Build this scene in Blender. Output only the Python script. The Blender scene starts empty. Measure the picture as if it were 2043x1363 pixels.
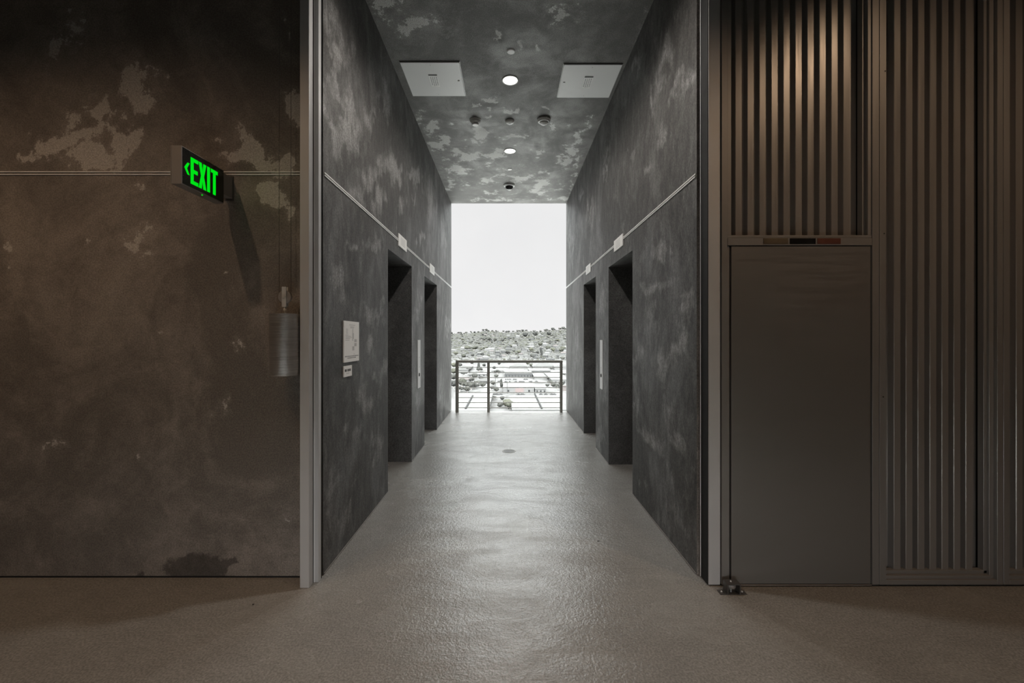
import bpy, bmesh, math, random
from mathutils import Vector, noise, Matrix
random.seed(7)
F = 855.0; CX = 1014.0; CY = 675.0; EYE = 1.56
col = bpy.context.scene.collection
PI = math.pi

def PX(px, D): return (px - CX) * D / F
def PZ(py, D): return EYE + (CY - py) * D / F

# ------------------------------------------------------------------ materials
def new_mat(name):
    m = bpy.data.materials.new(name); m.use_nodes = True
    nt = m.node_tree; nt.nodes.clear()
    return m, nt, nt.nodes, nt.links
def N(nt, t, **kw):
    n = nt.nodes.new(t)
    for k, v in kw.items():
        if k.startswith('i_'):
            n.inputs[int(k[2:])].default_value = v
        else: setattr(n, k, v)
    return n
def principled(nt, color=None, rough=.5, metal=0., spec=.5):
    out = nt.nodes.new('ShaderNodeOutputMaterial'); b = nt.nodes.new('ShaderNodeBsdfPrincipled')
    nt.links.new(b.outputs[0], out.inputs[0])
    if color: b.inputs['Base Color'].default_value = (*color, 1)
    b.inputs['Roughness'].default_value = rough; b.inputs['Metallic'].default_value = metal
    b.inputs['Specular IOR Level'].default_value = spec
    return b
def noise_tex(nt, scale, detail=4, rough=.55, vec=None, dist=0.):
    n = nt.nodes.new('ShaderNodeTexNoise'); n.inputs['Scale'].default_value = scale
    n.inputs['Detail'].default_value = detail; n.inputs['Roughness'].default_value = rough
    n.inputs['Distortion'].default_value = dist
    if vec is not None: nt.links.new(vec, n.inputs['Vector'])
    return n.outputs['Fac']
def math_(nt, op, a, b=None, c=None, clamp=False):
    n = nt.nodes.new('ShaderNodeMath'); n.operation = op; n.use_clamp = clamp
    for i, v in enumerate((a, b, c)):
        if v is None: continue
        if isinstance(v, (int, float)): n.inputs[i].default_value = v
        else: nt.links.new(v, n.inputs[i])
    return n.outputs[0]
def maprange(nt, v, a, b, c=0., d=1., smooth=True):
    n = nt.nodes.new('ShaderNodeMapRange'); n.interpolation_type = 'SMOOTHSTEP' if smooth else 'LINEAR'
    nt.links.new(v, n.inputs[0])
    for i, x in zip((1, 2, 3, 4), (a, b, c, d)): n.inputs[i].default_value = x
    return n.outputs[0]
def mix(nt, f, a, b, blend='MIX'):
    n = nt.nodes.new('ShaderNodeMix'); n.data_type = 'RGBA'; n.blend_type = blend
    if isinstance(f, (int, float)): n.inputs[0].default_value = f
    else: nt.links.new(f, n.inputs[0])
    for i, v in ((6, a), (7, b)):
        if isinstance(v, tuple): n.inputs[i].default_value = (*v, 1) if len(v) == 3 else v
        else: nt.links.new(v, n.inputs[i])
    return n.outputs[2]
def bump(nt, h, strength, dist=.01):
    n = nt.nodes.new('ShaderNodeBump'); n.inputs['Strength'].default_value = strength
    n.inputs['Distance'].default_value = dist; nt.links.new(h, n.inputs['Height'])
    return n.outputs[0]
def objvec(nt, scale=(1, 1, 1)):
    tc = nt.nodes.new('ShaderNodeTexCoord'); mp = nt.nodes.new('ShaderNodeMapping')
    mp.inputs['Scale'].default_value = scale
    nt.links.new(tc.outputs['Object'], mp.inputs[0]); return mp.outputs[0]

SPK = 110
def plaster(name, dark, light, thr=.60, rough=.6, stretch=(1, 1, 1), spec=.35, soft=.07, smear=.35, grain=(.5, 1.5), dusty=False):
    m, nt, n, l = new_mat(name)
    b = principled(nt, None, rough, 0, spec)
    v = objvec(nt, stretch)
    at = nt.nodes.new('ShaderNodeAttribute'); at.attribute_name = 'patch'
    st = nt.nodes.new('ShaderNodeAttribute'); st.attribute_name = 'stain'
    n1 = noise_tex(nt, 3.2, 8, .62, v, .6)
    n2 = noise_tex(nt, 26, 6, .7, v)
    f = math_(nt, 'ADD', at.outputs['Fac'], math_(nt, 'MULTIPLY', math_(nt, 'SUBTRACT', n1, .5), 1.5))
    f = math_(nt, 'ADD', f, math_(nt, 'MULTIPLY', math_(nt, 'SUBTRACT', n2, .5), .85))
    mask = maprange(nt, f, thr, thr + soft)
    # soft trowel smears
    n3 = noise_tex(nt, 1.1, 7, .62, v, 1.2)
    n4 = noise_tex(nt, 7, 5, .65, v, .8)
    sm = maprange(nt, math_(nt, 'ADD', math_(nt, 'MULTIPLY', n3, .7), math_(nt, 'MULTIPLY', n4, .3)), .40, .68)
    c = mix(nt, sm, tuple(x * .72 for x in dark), tuple(x * 1.35 for x in dark))
    soft2 = maprange(nt, f, thr - .28, thr + .1, 0, smear)
    c = mix(nt, soft2, c, light)
    if dusty:
        tc2 = objvec(nt, (1, 1, .32)); st1 = noise_tex(nt, 17, 8, .72, tc2, .5); dg = noise_tex(nt, 75, 5, .8, v)
        c = mix(nt, 1., c, mix(nt, maprange(nt, st1, .33, .67), (.70, .70, .70), (1.45, 1.45, 1.45)), 'MULTIPLY')
        mask = math_(nt, 'MULTIPLY', mask, maprange(nt, math_(nt, 'ADD', math_(nt, 'MULTIPLY', st1, .5), math_(nt, 'MULTIPLY', dg, .5)), .38, .58, .18, 1.))
    c = mix(nt, math_(nt, 'MULTIPLY', mask, .85), c, light)
    # speckle
    n5 = noise_tex(nt, SPK, 3, .75, v)
    c = mix(nt, maprange(nt, n5, .30, .72, 0, .55), c, (.0, .0, .0)) if False else mix(nt, 1., c, mix(nt, maprange(nt, n5, .3, .7), (grain[0],) * 3, (grain[1],) * 3), 'MULTIPLY')
    nst = math_(nt, 'ADD', st.outputs['Fac'], math_(nt, 'MULTIPLY', math_(nt, 'SUBTRACT', n2, .5), .8))
    c = mix(nt, math_(nt, 'MULTIPLY', maprange(nt, nst, .42, .62), .62), c, (.008, .007, .006))
    l.new(c, b.inputs['Base Color'])
    rr = maprange(nt, sm, 0, 1, rough + .06, rough - .1)
    l.new(rr, b.inputs['Roughness'])
    l.new(bump(nt, math_(nt, 'ADD', n5, math_(nt, 'MULTIPLY', n4, 1.5)), .35, .004), b.inputs['Normal'])
    return m

def simple(name, color, rough=.5, metal=0., spec=.5, var=.12, scale=6, bmp=0., brushed=None):
    m, nt, n, l = new_mat(name)
    b = principled(nt, None, rough, metal, spec)
    v = objvec(nt, brushed or (1, 1, 1))
    f = noise_tex(nt, scale, 4, .6, v)
    l.new(mix(nt, f, tuple(x * (1 - var) for x in color), tuple(min(1, x * (1 + var)) for x in color)), b.inputs['Base Color'])
    l.new(maprange(nt, f, .3, .7, max(.02, rough - .05), min(1, rough + .05)), b.inputs['Roughness'])
    if bmp: l.new(bump(nt, f, bmp, .003), b.inputs['Normal'])
    return m
def emissive(name, color, s):
    m, nt, n, l = new_mat(name)
    o = n.new('ShaderNodeOutputMaterial'); e = n.new('ShaderNodeEmission')
    e.inputs[0].default_value = (*color, 1); e.inputs[1].default_value = s
    l.new(e.outputs[0], o.inputs[0]); return m

M = {}
M['wall_hall'] = plaster('wall_hall', (.185, .163, .143), (.44, .41, .375), thr=.47, rough=.62, smear=.16, grain=(.70, 1.3))
M['wall_corr'] = plaster('wall_corridor', (.064, .061, .058), (.28, .276, .27), thr=.37, rough=.55, stretch=(1, 1, .6), soft=.35, smear=.34, dusty=True)
M['ceil_corr'] = plaster('ceiling_corridor', (.078, .073, .068), (.36, .352, .34), thr=.50, rough=.6, smear=.2)
M['recess'] = plaster('recess_plaster', (.10, .10, .10), (.17, .17, .17), thr=1.0, rough=.55, smear=.3)
M['hall_dark'] = simple('hall_dark', (.07, .064, .058), .8, var=.2)
M['metal'] = simple('dark_metal', (.27, .26, .25), .42, .5, .5, var=.05, brushed=(6, 6, .3), scale=5)
M['metal_door'] = simple('door_metal', (.26, .25, .24), .40, .65, .5, var=.04, brushed=(.4, 6, 6), scale=8)
M['metal_rib'] = simple('rib_metal', (.30, .285, .27), .34, .5, .5, var=.05, brushed=(6, 6, .3), scale=5)
M['post'] = simple('post_metal', (.52, .52, .52), .5, .35, .5, var=.04)
M['black'] = simple('black_rubber', (.006, .006, .006), .8)
M['steel'] = simple('steel', (.55, .545, .53), .42, .3, var=.1, scale=30)
M['steel_dark'] = simple('dark_steel', (.13, .125, .12), .35, .7, var=.15, scale=40)
M['weight'] = simple('weight_steel', (.55, .54, .53), .36, .85, var=.35, scale=4, brushed=(.3, .3, 60))
M['rail'] = simple('rail_metal', (.27, .26, .235), .5, .1, var=.08)
M['trimline'] = simple('trim_light', (.88, .88, .87), .45, .0)
M['panel_white'] = simple('panel_white', (.70, .70, .70), .45, var=.03)
M['white'] = simple('white_plastic', (.80, .80, .79), .45, var=.02)
M['paper'] = simple('white_card', (.90, .90, .89), .6, var=.02)
M['ink'] = simple('grey_ink', (.33, .33, .34), .7)
M['ink_dark'] = simple('dark_ink', (.05, .05, .05), .7)
M['ink_pale'] = simple('pale_ink', (.55, .55, .55), .7)
M['case'] = simple('sign_case', (.26, .24, .225), .45, .3, var=.05)
M['sign_face'] = simple('sign_face', (.012, .014, .013), .25)
M['green'] = emissive('green_glow', (.0, 1., .012), .74)
M['lens'] = emissive('lamp_lens', (1, .97, .9), 4)
M['dome'] = simple('smoked_dome', (.02, .02, .02), .08)
M['brass'] = simple('brass_plate', (.15, .12, .08), .4, .5, var=.4, scale=25)
M['redplate'] = simple('red_plate', (.12, .045, .030), .4, .3, var=.5, scale=20)
M['blackplate'] = simple('black_plate', (.012, .012, .012), .25, .3)
M['shadowgap'] = simple('shadow_gap', (.004, .004, .004), .9)

# floor: sealed sand-textured coating
def floor_mat():
    m, nt, n, l = new_mat('floor_coating')
    b = principled(nt, None, .34, 0, .5)
    v = objvec(nt)
    a = noise_tex(nt, 1.3, 6, .6, v, .6)
    s = noise_tex(nt, 7, 6, .65, objvec(nt, (1, 1.6, 1)), .5)
    c = mix(nt, maprange(nt, a, .32, .7), (.220, .214, .203), (.246, .239, .227))
    c = mix(nt, 1., c, mix(nt, maprange(nt, s, .3, .7), (.93, .93, .93), (1.05, 1.05, 1.05)), 'MULTIPLY')
    g1 = noise_tex(nt, 95, 3, .55, v)
    c = mix(nt, 1., c, mix(nt, maprange(nt, g1, .34, .66), (.80, .80, .80), (1.2, 1.2, 1.2)), 'MULTIPLY')      # grit in the coating
    l.new(c, b.inputs['Base Color'])
    g2 = noise_tex(nt, 38, 3, .5, v, .3)
    wet = noise_tex(nt, 2.2, 7, .68, objvec(nt, (.8, 2.6, 1)), .8)
    l.new(maprange(nt, wet, .36, .64, .26, .70), b.inputs['Specular IOR Level'])
    l.new(bump(nt, math_(nt, 'ADD', math_(nt, 'MULTIPLY', g2, 1.4), g1), .48, .0042), b.inputs['Normal'])
    l.new(maprange(nt, a, .3, .7, .22, .29), b.inputs['Roughness'])
    return m
M['floor'] = floor_mat()

# ------------------------------------------------------------------ object helpers
def link(name, bm, mat, parent=None, mats=None, smooth=False):
    me = bpy.data.meshes.new(name); bmesh.ops.recalc_face_normals(bm, faces=bm.faces)
    bm.to_mesh(me); bm.free()
    for mm in (mats or [mat]): me.materials.append(mm)
    if smooth:
        for p in me.polygons: p.use_smooth = True
    o = bpy.data.objects.new(name, me); col.objects.link(o)
    if parent is not None:
        o.parent = parent
        o.matrix_parent_inverse = Matrix.Translation(-parent.location)
    return o
def tag(o, label=None, cat=None, group=None, kind=None):
    if label: o['label'] = label
    if cat: o['category'] = cat
    if group: o['group'] = group
    if kind: o['kind'] = kind
    return o
def thing(name, loc, label, cat, group=None):
    o = bpy.data.objects.new(name, None); o.empty_display_size = .1
    o.location = loc; col.objects.link(o); return tag(o, label, cat, group)
def struct_empty(name, loc, label=None):
    o = bpy.data.objects.new(name, None); o.location = loc; o.empty_display_size = .1
    col.objects.link(o); o['kind'] = 'structure'
    if label: o['label'] = label
    return o
def box(bm, x0, x1, y0, y1, z0, z1, mi=0, bev=0.):
    vs = [bm.verts.new((x, y, z)) for x in (x0, x1) for y in (y0, y1) for z in (z0, z1)]
    idx = [(0, 1, 3, 2), (4, 6, 7, 5), (0, 4, 5, 1), (2, 3, 7, 6), (0, 2, 6, 4), (1, 5, 7, 3)]
    fs = [bm.faces.new([vs[i] for i in q]) for q in idx]
    for f in fs: f.material_index = mi
    if bev:
        es = list({e for f in fs for e in f.edges})
        r = bmesh.ops.bevel(bm, geom=es, offset=bev, segments=1, affect='EDGES')
        for f in r['faces']: f.material_index = mi
    return fs
def boxobj(name, x0, x1, y0, y1, z0, z1, mat, parent=None, bev=0.):
    bm = bmesh.new(); box(bm, x0, x1, y0, y1, z0, z1, 0, bev); return link(name, bm, mat, parent)
def quad(bm, pts, mi=0):
    f = bm.faces.new([bm.verts.new(p) for p in pts]); f.material_index = mi; return f
def lathe(bm, prof, c, axis='z', seg=32, mi=0):
    rings = []
    for r, h in prof:
        ring = []
        for k in range(seg):
            a = 2 * PI * k / seg
            if axis == 'z': p = (c[0] + r * math.cos(a), c[1] + r * math.sin(a), c[2] + h)
            elif axis == 'y': p = (c[0] + r * math.cos(a), c[1] + h, c[2] + r * math.sin(a))
            else: p = (c[0] + h, c[1] + r * math.cos(a), c[2] + r * math.sin(a))
            ring.append(bm.verts.new(p))
        rings.append(ring)
    for a, b in zip(rings, rings[1:]):
        for k in range(seg):
            f = bm.faces.new((a[k], a[(k + 1) % seg], b[(k + 1) % seg], b[k])); f.material_index = mi; f.smooth = True
    for ring in (rings[0], rings[-1]):
        f = bm.faces.new(ring); f.material_index = mi
def tube(bm, p, q, r, seg=8, mi=0):
    p = Vector(p); q = Vector(q); d = (q - p).normalized()
    u = d.orthogonal().normalized(); w = d.cross(u)
    A = [bm.verts.new(p + (u * math.cos(2 * PI * k / seg) + w * math.sin(2 * PI * k / seg)) * r) for k in range(seg)]
    B = [bm.verts.new(q + (u * math.cos(2 * PI * k / seg) + w * math.sin(2 * PI * k / seg)) * r) for k in range(seg)]
    for k in range(seg): bm.faces.new((A[k], A[(k + 1) % seg], B[(k + 1) % seg], B[k])).material_index = mi
    bm.faces.new(A); bm.faces.new(B)

# ------------------------------------------------------------------ plaster surfaces with stains of their own shape
def project(p):
    D = max(p[1], .4); return CX + p[0] * F / D, CY - (p[2] - EYE) * F / D
def field(blobs, p):
    if not blobs: return 0.
    q = Vector(p); best = 0.
    n1 = noise.noise_vector(q * 5.5); n2 = noise.noise_vector(q * 15 + Vector((7, 3, 1)))
    x, y = project(q + n1 * .075 + n2 * .035)
    for (cx, cy, rx, ry, ang, s) in blobs:
        dx = x - cx; dy = y - cy
        if abs(dx) > 1.5 * (rx + ry) or abs(dy) > 1.5 * (rx + ry): continue
        a = math.radians(ang); u = dx * math.cos(a) + dy * math.sin(a); v = -dx * math.sin(a) + dy * math.cos(a)
        d = (u / rx) ** 2 + (v / ry) ** 2
        if d < 2.2: best = max(best, s * (1.22 - .62 * math.sqrt(d)))
    return best
def lines(a, b, step, extra=()):
    n = max(1, int(round((b - a) / step))); L = [a + (b - a) * i / n for i in range(n + 1)]
    for e in extra:
        if a < e < b: L.append(e)
    L = sorted(L); out = [L[0]]
    for x in L[1:]:
        if x - out[-1] > 1e-4:
            out.append(x)
    return out
def plaster_obj(name, fn, us, vs, holes, mat, blobs=(), stains=(), extra=None, mats=None, norm=None):
    """fn(u,v)->point; holes in (u0,u1,v0,v1)"""
    bm = bmesh.new(); lay = {}
    def V(i, j):
        if (i, j) not in lay: lay[(i, j)] = bm.verts.new(fn(us[i], vs[j]))
        return lay[(i, j)]
    for i in range(len(us) - 1):
        for j in range(len(vs) - 1):
            um = (us[i] + us[i + 1]) / 2; vm = (vs[j] + vs[j + 1]) / 2
            if any(h[0] < um < h[1] and h[2] < vm < h[3] for h in holes): continue
            bm.faces.new((V(i, j), V(i + 1, j), V(i + 1, j + 1), V(i, j + 1)))
    if extra: extra(bm)
    o = link(name, bm, mat, mats=mats)
    me = o.data
    pa = me.attributes.new('patch', 'FLOAT', 'POINT'); sa = me.attributes.new('stain', 'FLOAT', 'POINT')
    pv = [field(blobs, v.co) for v in me.vertices]; sv = [field(stains, v.co) for v in me.vertices]
    pa.data.foreach_set('value', pv); sa.data.foreach_set('value', sv)
    o['kind'] = 'structure'
    return o

XL, XR = -1.217, 1.24
YN, YE = 2.82, 9.17
ZC = EYE + 2.885
ZH = 4.80
RD = .34
# ---- left hall wall (concrete plaster), plane Y=2.79
hall_blobs = [(150, 40, 28, 40, 0, .45), (120, 105, 45, 30, -35, .55), (45, 138, 7, 8, 0, .6), (200, 212, 26, 14, -35, .78),
    (285, 195, 28, 56, 5, .72), (270, 265, 26, 42, 20, .74), (245, 290, 24, 28, 30, .70), (240, 230, 12, 22, 15, .62), (335, 190, 12, 38, -25, .52),
    (120, 285, 62, 24, -15, .74), (60, 305, 38, 14, -12, .72), (180, 315, 48, 20, 4, .72), (140, 235, 30, 14, -10, .6), (210, 240, 14, 12, 0, .62),
    (40, 260, 16, 12, 0, .58), (180, 262, 30, 10, 0, .58), (568, 52, 8, 20, 0, .66), (585, 210, 26, 34, 35, .80), (592, 240, 16, 18, 0, .72), (515, 310, 18, 32, -25, .8), (480, 312, 34, 12, -5, .66),
    (490, 275, 12, 24, -20, .55), (425, 280, 16, 8, 0, .55), (450, 310, 30, 8, 0, .58), (575, 325, 22, 26, 0, .72), (545, 330, 30, 14, 0, .66), (557, 385, 34, 16, 8, .80), (572, 408, 12, 32, -12, .82),
    (285, 365, 12, 14, 0, .55), (285, 410, 8, 20, 0, .66), (300, 10, 3, 30, 0, .6), (332, 423, 5, 5, 0, .66), (300, 470, 6, 18, 0, .62), (265, 490, 14, 24, -10, .58), (490, 470, 6, 5, 0, .62),
    (28, 487, 16, 10, 0, .66), (170, 485, 10, 12, 0, .6), (18, 525, 9, 7, 0, .62), (278, 490, 14, 16, 0, .62), (290, 510, 18, 20, 0, .5), (458, 535, 8, 8, 40, .60), (487, 685, 16, 20, 0, .48), (328, 657, 6, 10, 30, .5),
    (210, 785, 16, 18, 0, .45), (450, 815, 18, 30, 10, .50), (112, 898, 26, 14, 0, .52), (280, 910, 20, 28, 0, .47), (580, 1030, 26, 36, 0, .45), (170, 910, 12, 10, 0, .42), (310, 735, 6, 5, 0, .6),
    (100, 640, 50, 70, 0, .22), (200, 600, 70, 60, 0, .2), (440, 1000, 60, 60, 0, .2)]
hall_stains = [(390, 1130, 62, 22, 0, .9), (385, 1112, 26, 16, 0, .8), (450, 1132, 26, 12, 0, .7), (285, 1146, 24, 5, 0, .6), (248, 1082, 8, 16, 0, .35)]
WY = 2.79
def wl_extra(bm): box(bm, -6.5, XL - .008, WY + .008, 3.2, .0, ZH)  # backing box added behind the plaster to stop light leaking under it
plaster_obj('wall_left', lambda u, v: (u, WY, v), lines(-6.5, -3.4, .2) + lines(-3.4, -1.215, .03)[1:], lines(.012, ZH, .03), [], M['wall_hall'], hall_blobs, hall_stains, wl_extra)
def strip(name, *a, mat='trimline'):
    o = boxobj(name, *a, M[mat]); o['kind'] = 'structure'; return o
strip('shadow_gap_left', -6.5, -1.30, WY + .002, WY + .012, 0, .014, mat='shadowgap')  # near-black strip painting in the shade of the gap under the wall
# joint reveals: two thin light edges with a dark line between
def reveal(name, kind):
    bm = bmesh.new(); z = 2.637 if kind != 'L' else 2.646
    if kind == 'H': z = 2.634
    for dz in (-.0085, .0085):
        if kind == 'H': box(bm, -6.5, -1.32, WY - .005, WY + .001, z + dz - .0025, z + dz + .0025)
        if kind == 'L': box(bm, XL - .001, XL + .006, 2.83, YE, z + dz - .0036, z + dz + .0036)
        if kind == 'R': box(bm, XR - .006, XR + .001, 2.83, YE, z + dz - .0036, z + dz + .0036)
    o = link(name, bm, M['trimline']); o['kind'] = 'structure'; return o
reveal('trim_1', 'H'); reveal('trim_2', 'L'); reveal('trim_3', 'R')

# ---- corridor side walls
OL = [(4.335, 5.405), (6.227, 7.302)]; OR = [(4.275, 5.296), (6.069, 7.04)]
ZO_L, ZO_R = 2.465, 2.437
left_blobs = [(663, 40, 8, 55, -12, .55), (678, 70, 7, 40, -15, .52), (662, 110, 7, 28, -12, .66), (663, 165, 9, 26, -15, .62), (672, 190, 5, 22, -25, .5), (700, 270, 14, 40, -10, .66), (690, 245, 10, 25, 0, .55),
    (660, 240, 8, 45, -10, .55), (675, 290, 7, 20, -10, .5), (740, 235, 8, 22, 5, .55), (700, 200, 6, 20, 0, .6), (697, 100, 4, 14, 0, .55), (780, 330, 10, 25, -15, .7), (765, 330, 8, 16, -20, .66), (735, 355, 12, 22, 10, .6), (774, 200, 9, 35, 0, .5),
    (797, 355, 5, 18, -8, .8), (828, 355, 3, 14, -10, .9), (834, 350, 3, 12, -10, .85), (822, 355, 3, 16, 0, .8), (828, 395, 3, 12, 0, .7), (716, 392, 8, 20, -35, .65), (758, 400, 8, 24, 5, .6), (840, 480, 4, 14, 5, .75), (800, 410, 8, 14, 0, .6), (860, 400, 10, 40, 0, .42),
    (670, 545, 9, 22, 0, .58), (676, 560, 6, 30, -5, .5), (705, 500, 5, 8, -25, .7), (748, 490, 12, 14, -30, .5), (735, 625, 8, 16, -30, .62), (765, 620, 5, 24, 0, .45), (735, 690, 9, 14, 0, .62), (730, 800, 12, 22, 0, .55), (710, 860, 12, 16, 0, .5), (755, 890, 10, 30, 10, .48), (720, 950, 8, 16, 0, .42), (760, 740, 6, 20, 0, .45), (654, 660, 5, 16, 0, .35), (690, 1030, 10, 30, 10, .4),
    (663, 970, 6, 20, 0, .35), (836, 610, 3, 22, 5, .6), (836, 800, 4, 16, 0, .55), (885, 470, 5, 40, 0, .45), (893, 650, 3, 20, 0, .5), (880, 800, 5, 30, 0, .4)]
right_blobs = [(1330, 110, 10, 26, 25, .5), (1318, 110, 6, 30, 15, .45), (1310, 190, 5, 26, 15, .6), (1305, 210, 4, 18, 20, .55), (1358, 170, 5, 40, 12, .5), (1270, 130, 6, 24, 28, .5), (1372, 150, 6, 22, 0, .45), (1322, 270, 6, 26, 15, .42), (1270, 300, 8, 22, 25, .42), (1292, 340, 6, 14, 0, .42), (1208, 340, 3, 14, 0, .6), (1212, 310, 4, 20, 10, .4), (1160, 390, 3, 14, 0, .6), (1180, 420, 5, 30, 0, .45),
    (1316, 500, 8, 12, -30, .66), (1310, 570, 34, 8, -8, .46), (1375, 590, 10, 8, 0, .55), (1350, 690, 8, 34, 32, .66), (1330, 720, 14, 30, 30, .55), (1365, 700, 7, 14, 0, .6), (1300, 640, 12, 20, 0, .4), (1275, 700, 8, 20, 0, .5), (1270, 810, 5, 22, -15, .55), (1290, 870, 7, 20, -30, .66), (1316, 900, 9, 26, -35, .68), (1350, 880, 7, 24, -20, .5), (1330, 830, 8, 26, 0, .45), (1345, 960, 8, 20, 0, .5), (1375, 610, 6, 20, 0, .4), (1290, 960, 10, 20, 0, .35), (1350, 1040, 8, 30, -30, .3), (1200, 590, 6, 30, 0, .4), (1195, 880, 6, 30, 10, .5), (1140, 480, 5, 40, 0, .42), (1150, 700, 5, 40, 0, .4), (1236, 600, 0.1, 0.1, 0, 0)]
def corridor_wall(name, X, sgn, openings, ZO, blobs):
    us = lines(YN if sgn > 0 else 2.815, YE, .035, [a for o in openings for a in o]); vs = lines(.006, ZC + .01, .035, [ZO])
    xb = X + sgn * RD
    def extra(bm):
        for a, b in openings:
            for (p, q) in ((a, a), (b, b)):
                n = 8
                zs = lines(0, ZO, .2)
                for k in range(len(zs) - 1):
                    quad(bm, [(X, p, zs[k]), (xb, p, zs[k]), (xb, p, zs[k + 1]), (X, p, zs[k + 1])], 1)
            quad(bm, [(X, a, ZO), (X, b, ZO), (xb, b, ZO), (xb, a, ZO)], 1)
        # end return on the outside
        quad(bm, [(X, YE, 0), (X + sgn * 1.6, YE, 0), (X + sgn * 1.6, YE, ZC), (X, YE, ZC)])
        # back skin
        prev = 2.83
        for a, b in openings:
            quad(bm, [(xb, prev, 0), (xb, a, 0), (xb, a, ZC), (xb, prev, ZC)]); quad(bm, [(xb, a, ZO), (xb, b, ZO), (xb, b, ZC), (xb, a, ZC)]); prev = b
        quad(bm, [(xb, prev, 0), (xb, YE, 0), (xb, YE, ZC), (xb, prev, ZC)])
    holes = [(a, b, -1, ZO) for a, b in openings]
    return plaster_obj(name, lambda u, v: (X, u, v), us, vs, holes, M['wall_corr'], blobs, [], extra, mats=[M['wall_corr'], M['recess']])
corridor_wall('wall_corridor_left', XL, -1, OL, ZO_L, left_blobs)
corridor_wall('wall_corridor_right', XR, 1, OR, ZO_R, right_blobs)
# base edge of the corridor walls: thin metal stop
def base_edges(name, X, sgn, ops):
    bm = bmesh.new(); prev = 2.83
    for a, b in list(ops) + [(YE, None)]:
        box(bm, X - sgn * .004, X + sgn * .001, prev, a, .004, .010); prev = b
    o = link(name, bm, M['case']); o['kind'] = 'structure'
base_edges('baseboard_corridor_left', XL, -1, OL); base_edges('baseboard_corridor_right', XR, 1, OR)
# lift doors at the back of the four recesses
k = 1
for X, sgn, ops, ZO in ((XL, -1, OL, ZO_L), (XR, 1, OR, ZO_R)):
    for a, b in ops:
        k += 1
        e = struct_empty('door_%d' % k, (X + sgn * (RD + .02), (a + b) / 2, 0), 'dark metal lift doors at the back of a plaster recess')
        m = (a + b) / 2; x0 = X + sgn * (RD + .002); x1 = X + sgn * (RD + .04)
        if x0 > x1: x0, x1 = x1, x0
        boxobj('shaft_light_block', min(X + sgn * (RD + .05), X + sgn * (RD + .09)), max(X + sgn * (RD + .05), X + sgn * (RD + .09)), a - .1, b + .1, -.01, ZO + .1, M['black'], e)  # box added behind the leaves to stop light leaking between them
        boxobj('door_leaf', x0, x1, a, m - .002, 0.004, ZO, M['metal_door'], e)
        boxobj('door_leaf', x0, x1, m + .002, b, 0.004, ZO, M['metal_door'], e)

# ---- ceilings
ceil_blobs = [(830, 45, 60, 32, 10, .52), (800, 62, 40, 14, 20, .5), (760, 12, 26, 20, 0, .6), (1125, 20, 36, 14, 0, .62), (1130, 42, 28, 10, -10, .72), (1030, 70, 2, 2, 0, 0), (1110, 50, 20, 10, 0, .62), (1040, 102, 6, 6, 0, .8), (1074, 100, 6, 4, 0, .7), (992, 70, 6, 10, 0, .6),
    (970, 200, 12, 6, 0, .66), (985, 205, 14, 14, 30, .5), (953, 220, 10, 6, 0, .66), (973, 222, 8, 5, 0, .75), (1015, 220, 10, 3, 0, .72), (1035, 221, 6, 3, 0, .6), (1090, 215, 4, 8, 0, .55), (958, 265, 14, 11, 0, .85), (1100, 256, 6, 9, 0, .72),
    (836, 232, 14, 20, 30, .6), (862, 255, 16, 18, 20, .66), (870, 288, 18, 16, 30, .62), (889, 280, 12, 10, 20, .86), (1030, 273, 32, 6, 0, .74), (940, 283, 14, 4, 10, .7), (902, 250, 5, 7, 0, .66), (925, 240, 14, 3, -10, .55), (1135, 255, 10, 10, 0, .5),
    (915, 305, 24, 12, 8, .66), (935, 315, 26, 12, 0, .66), (990, 310, 30, 12, -6, .62), (975, 330, 24, 16, 0, .54), (910, 340, 34, 14, 10, .55), (1075, 310, 14, 20, 0, .55), (1080, 345, 14, 6, 0, .6), (1140, 300, 14, 10, -10, .74), (1130, 325, 10, 14, 20, .64), (1115, 320, 8, 14, 20, .62), (970, 360, 18, 14, -10, .62), (985, 380, 16, 8, 0, .66), (1080, 370, 24, 12, -25, .62), (1070, 382, 22, 8, 0, .56), (930, 370, 14, 8, 0, .6), (1040, 360, 30, 8, -8, .45), (1120, 370, 12, 14, 20, .5), (1128, 395, 30, 8, 0, .5), (990, 398, 90, 4, 0, .5), (890, 320, 12, 20, 30, .5), (900, 365, 12, 24, 20, .5), (1160, 270, 10, 30, 25, .64), (1150, 330, 6, 30, 20, .6), (1140, 370, 6, 22, 20, .55), (1180, 240, 5, 14, 25, .45), (1290, 30, 4, 40, 22, .45),
    (1020, 345, 120, 50, 0, .33), (880, 290, 30, 60, 30, .3)]
def ce_extra(bm):
    x0, x1, z1 = XL - 1.6, XR + 1.6, ZC + .5
    quad(bm, [(x0, 2.83, z1), (x1, 2.83, z1), (x1, YE, z1), (x0, YE, z1)])
    quad(bm, [(x0, YE, ZC), (x1, YE, ZC), (x1, YE, z1), (x0, YE, z1)])
plaster_obj('ceiling', lambda u, v: (u, v, ZC), lines(XL, XR, .03), lines(2.80, YE, .03), [], M['ceil_corr'], ceil_blobs, [], ce_extra)
def S(name, *a, mat='hall_dark'):
    o = boxobj(name, *a, M[mat]); o['kind'] = 'structure'; return o
S('ceiling_hall', -6.5, 6.5, -2.9, 2.79, ZH, ZH + .2)
S('wall_over_corridor', XL - .1, 6.5, 2.80, 2.9, ZC, ZH)
S('wall_back', -6.5, -1.24, -2.9, -1.4, 0, ZH)
S('wall_back_right', 1.24, 6.5, -2.9, -1.4, 0, ZH)
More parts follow.
